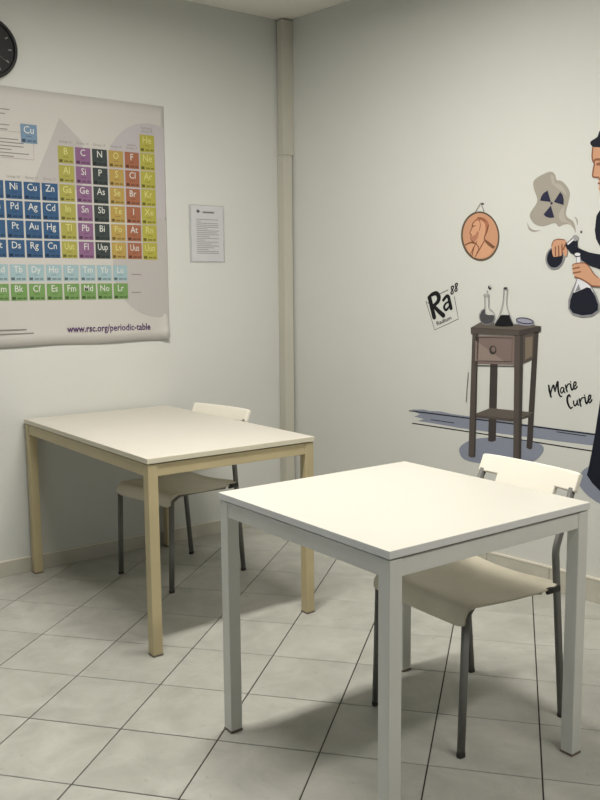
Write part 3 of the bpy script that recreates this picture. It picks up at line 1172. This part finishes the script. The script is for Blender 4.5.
strokes(P, 'engraved_lines', [(MD([(222, 258), (196, 292), (190, 325), (172, 368), (186, 385), (180, 405), (188, 434), (208, 448)]), .004), (MD([(195, 312), (218, 306)]), .004),
                              (MD([(332, 300), (318, 355), (300, 396), (304, 428), (384, 488)]), .005), (MD([(232, 440), (205, 500), (190, 570)]), .004),
                              (MD([(300, 430), (260, 500), (218, 572)]), .004), (MD([(135, 470), (175, 452), (215, 456)]), .006), (MD([(225, 460), (250, 500), (232, 540)]), .004),
                              (MD([(180, 545), (205, 490)]), .004), (MD([(252, 250), (262, 300), (252, 350)]), .003), (MD([(240, 236), (275, 246), (305, 270)]), .004)],
        ink('engraving', (120, 76, 54)), e, 5)
strokes(P, 'hanging_string', [(MD([(218, 192), (265, 112), (294, 186)]), .0042)], ink('string', (112, 100, 90)), e, 5, smooth=False)
shape(P, 'nail', ell(482.8, 203.8, 1.5, 1.1, 12), ink('nail', (90, 84, 80)), e, 6)

# --- radioactive cloud
e, P = decal('painted_smoke_cloud', 'grey smoke cloud painting carrying a dark radiation trefoil', 'wall painting', 556, 226)
cloud = [(533.3, 182.7), (536.7, 178), (546.7, 172.6), (552, 171.9), (555.3, 174.9), (556.7, 180), (561.3, 180.9), (566.7, 186), (570, 192.9), (568.7, 201.3), (566, 212.4), (567.5, 217.3),
         (572.7, 220.9), (575, 225.5), (575.8, 232.8), (573.3, 228), (569.3, 224.5), (564, 224.7), (558.7, 226.7), (554.7, 223.2), (544, 226.3), (535.3, 224.5), (530, 217.5), (530.9, 212),
         (536.4, 203.6), (537.2, 198.5), (534.2, 189.6)]
shape(P, 'smoke', cloud, ink('smoke_grey', (158, 152, 142)), e, 1, True)
shape(P, 'smoke_light', [(551, 175), (554, 177), (555, 183), (560, 184), (565, 190), (566.5, 196), (563, 192), (557, 188), (552, 183)], ink('smoke_light', (172, 166, 156)), e, 2, True)
shape(P, 'smoke_fold', [(564.5, 206), (564, 213), (566, 219.5), (571, 223), (573, 226), (567, 222.6), (561, 221.5), (559, 214)], ink('smoke_fold', (172, 165, 156)), e, 2, True)
I_TRE = ink('trefoil', (42, 42, 66))
for pts in ([(551, 202), (540.3, 200.6), (541.3, 196.6), (543.6, 193.2), (547.7, 190.4)], [(554, 202), (560.4, 191.9), (562.8, 195), (563.8, 199.5), (563.7, 205)],
            [(551, 205.6), (543.7, 214.4), (546, 216.7), (550, 217.9), (554.4, 217.4)]):
    shape(P, 'trefoil_blade', pts, I_TRE, e, 3)
shape(P, 'trefoil_hub', ell(551.7, 203.3, 1.2, 1.3, 12), I_TRE, e, 3)
shape(P, 'swirl', [(527.3, 222.7), (530, 227.7), (534.7, 230.2), (540.6, 230.2), (534, 232), (528.9, 229.6)], ink('swirl', (160, 154, 148)), e, 1, True)
shape(P, 'swirl', [(574.5, 216.5), (577.8, 220), (577.4, 225.6), (576.3, 220.8)], ink('swirl', (160, 154, 148)), e, 1, True)
shape(P, 'smoke_drop', ell(581.3, 232, 1.2, 1.5, 12), ink('drop', (96, 92, 94)), e, 1)

# --- the painted scientist (her right side lies beyond the photograph's edge)
e, P = decal('painted_person', 'painted person in a black long dress pouring between two flasks on the right wall', 'wall painting', 600, 490)
shape(P, 'ground_shadow', [(578.2, 480), (581, 473), (587, 467.5), (600, 464), (640, 470), (668, 484), (672, 500), (655, 513), (625, 511), (600, 503.5), (583.5, 491)], I_SHADE, e, 3, True)
shape(P, 'long_dress', [(600, 246), (612, 262), (616, 300), (610, 345), (603, 385), (600, 402), (595, 434.7), (591.5, 454), (588, 471.4), (587, 475), (592.3, 483), (600, 490.8), (625, 499),
                        (650, 500), (660, 494), (658, 450), (650, 380), (645, 300), (650, 240), (640, 214), (622, 204), (606, 206), (600, 210.5), (596.8, 215.5), (596, 221), (595, 230), (596.2, 239)], I_NAVY, e, 4)
shape(P, 'neck', [(608, 190), (622, 188), (624, 210), (608, 209)], I_SKIN, e, 5)
shape(P, 'face', [(593.2, 146), (592.4, 156.5), (593.4, 161.5), (594.7, 163.5), (593.6, 170), (593, 176.2), (596, 177.4), (598.6, 177.2), (599.8, 179.5), (598.4, 183), (599.6, 185.5), (598.8, 188.5), (600, 191.5),
                  (600.6, 197), (606, 200), (614, 197), (622, 190), (626, 170), (622, 146)], I_SKIN, e, 6)
strokes(P, 'face_lines', [([(593.2, 146), (592.4, 156.5), (593.4, 161.5), (594.7, 163.5), (593.6, 170), (593, 176.2), (596, 177.4), (598.6, 177.2), (599.8, 179.5)], .006),
                          ([(594.2, 161), (597, 159.4), (602, 160)], .009), ([(598, 164.2), (603, 163.8)], .012), ([(598.6, 183.4), (604, 183.6)], .006)], I_SKIN2, e, 7)
shape(P, 'hair', [(590.7, 143.7), (591.7, 140.9), (597.7, 137), (600, 131), (606, 126), (618, 123), (630, 127), (640, 138), (641, 155), (636, 170), (628, 172), (624, 160), (616, 150), (606, 147.6), (598, 147.2),
                  (593.2, 146.7)], I_NAVY, e, 8, True)
shape(P, 'sleeve', [(566.5, 247.5), (570, 244.6), (577.5, 247.2), (584, 250.2), (590, 252.5), (600, 254.4), (611, 252), (613, 266), (606, 270), (600, 269), (590, 265.6), (583, 261), (576.2, 256.2), (570.5, 252.6)], I_NAVY, e, 9)
fl = shape(P, 'tilted_flask', ell(555.4, 257.8, 9.4, 11.8, 30, tilt=.25), I_GREY, e, 10)
shape(P, 'liquid', ell(555.5, 257.6, 7.9, 10.2, 30, tilt=.25), I_NAVY, fl, 11)
shape(P, 'flask_neck', [(565.5, 244.5), (570, 240.5), (574.3, 236), (578.2, 240.2), (577.6, 246), (572, 247.4), (567, 249)], I_NAVY, fl, 10)
mo = shape(P, 'flask_mouth', ell(575.9, 238, 3.3, 3.1, 18), ink('mouth_grey', (150, 150, 152)), fl, 11)
shape(P, 'glass_shine', [(567.6, 243.6), (573.6, 238.4), (574.6, 240), (568.6, 245)], I_WHITE, fl, 12)
shape(P, 'poured_liquid', [(576.6, 240.5), (577.8, 240.5), (578.6, 254), (576.6, 254)], I_NAVY, fl, 11)
shape(P, 'right_hand', [(552.3, 246), (554.2, 241), (559.5, 239.2), (565.3, 240), (567, 242.2), (566.2, 246), (567.9, 250), (567.4, 255), (565.2, 256.6), (563.8, 252), (562, 255.6), (558.6, 256.4), (553.8, 256.2)],
      I_SKIN, e, 13, True)
strokes(P, 'finger_lines', [([(556, 247), (556.2, 255.8)], .006), ([(559.2, 246), (559.5, 255.8)], .006), ([(562.6, 244.6), (562.8, 254)], .006), ([(552.3, 246), (554.2, 241), (559.5, 239.2), (565.3, 240)], .004),
                            ([(566.6, 243), (563.9, 249.5)], .006)], I_SKIN2, e, 14)
f2 = shape(P, 'upright_flask', [(576.4, 255), (580.8, 255), (582, 264), (583, 277), (592, 286.5), (596, 293), (599.2, 301), (600.4, 308), (598.8, 312), (592.5, 316.2), (582.5, 317.4), (572.8, 314.8), (568.7, 309),
                                (568.7, 300), (572, 291), (577.2, 279), (577, 264)], I_GREY, e, 10)
shape(P, 'clear_glass', [(577.2, 256), (580.2, 256), (581.4, 264), (582.4, 277.5), (590.5, 286), (594, 292), (574, 292.6), (577.8, 280), (577.6, 264)], I_WHITE, f2, 11)
shape(P, 'liquid', [(573.4, 293.2), (581, 290.2), (587.5, 287.2), (591, 288.2), (595.6, 296), (598.6, 304.5), (598.4, 310), (592.5, 314.2), (582.5, 315.4), (573.4, 312.8), (570, 307.8), (571, 300)], I_NAVY, f2, 12)
shape(P, 'reflection', [(575.6, 291.6), (579.3, 283.7), (581.2, 290)], I_GREY, f2, 13)
shape(P, 'flask_mouth', ell(578.1, 254.4, 3.3, 2.1, 18), I_WHITE, f2, 13)
strokes(P, 'mouth_outline', [(ell(578.1, 254.4, 3.3, 2.1, 18) + [ell(578.1, 254.4, 3.3, 2.1, 18)[0]], .0036)], I_LINE, f2, 14)
shape(P, 'left_hand', [(573, 265.4), (576.2, 263.6), (585, 263), (590, 267), (594.4, 273.7), (598.7, 277.6), (606, 279), (616, 274), (622, 284), (608, 288), (600, 286.4), (592.5, 285.6), (587, 281.9), (581.2, 278.7),
                       (575.6, 277), (573.5, 272)], I_SKIN, e, 14)
strokes(P, 'finger_lines', [([(573.5, 268.8), (580, 267.4)], .006), ([(574, 273), (581, 271.8)], .006), ([(575.6, 277), (581.2, 278.7), (587, 281.9), (592.5, 285.6), (600, 286.4)], .006),
                            ([(573, 265.4), (576.2, 263.6), (585, 263), (590, 267), (594.4, 273.7), (598.7, 277.6)], .004)], I_SKIN2, e, 15)

# ------------------------------------------------------------------ ceiling lamps (beyond the frame)
M_HOUSE = mat('lamp_housing', (230, 230, 226), 0.4)
M_TUBEGLOW = bpy.data.materials.new('fluorescent_tube')
M_TUBEGLOW.use_nodes = True
_b = M_TUBEGLOW.node_tree.nodes['Principled BSDF']
_b.inputs['Emission Color'].default_value = (1, 0.95, 0.84, 1)
_b.inputs['Emission Strength'].default_value = 2.0
for ((cx, cy), pw, spread), lab in zip(LAMPS, ('long fluorescent ceiling lamp nearest the poster wall',
                                               'long fluorescent ceiling lamp nearer the camera')):
    lamp = empty('ceiling_lamp', (cx, cy, CEIL), 0, lab, 'lamp', 'ceiling lamps')
    hx, hy = 0.57, 0.09
    bm = box_bm(-hx, hx, -hy, hy, -0.05, -0.001)
    box_bm(-hx, hx, -hy - .004, -hy, -0.075, -0.001, bm=bm)
    box_bm(-hx, hx, hy, hy + .004, -0.075, -0.001, bm=bm)
    obj('housing', bm_mesh(bm, 'housing'), M_HOUSE, lamp)
    for s in (-1, 1):
        obj('tube', tube_mesh('tube', [(-hx + .02, s * .045, -.064), (hx - .02, s * .045, -.064)], .024, .024, (0, 1, 0)), M_TUBEGLOW, lamp)
    a = area('lamp_light', (0, 0, -0.082), (0, 0, 0), 1.1, 0.17, pw, (1.0, 0.965, 0.89))
    a.parent = lamp
    a.data.spread = math.radians(spread)
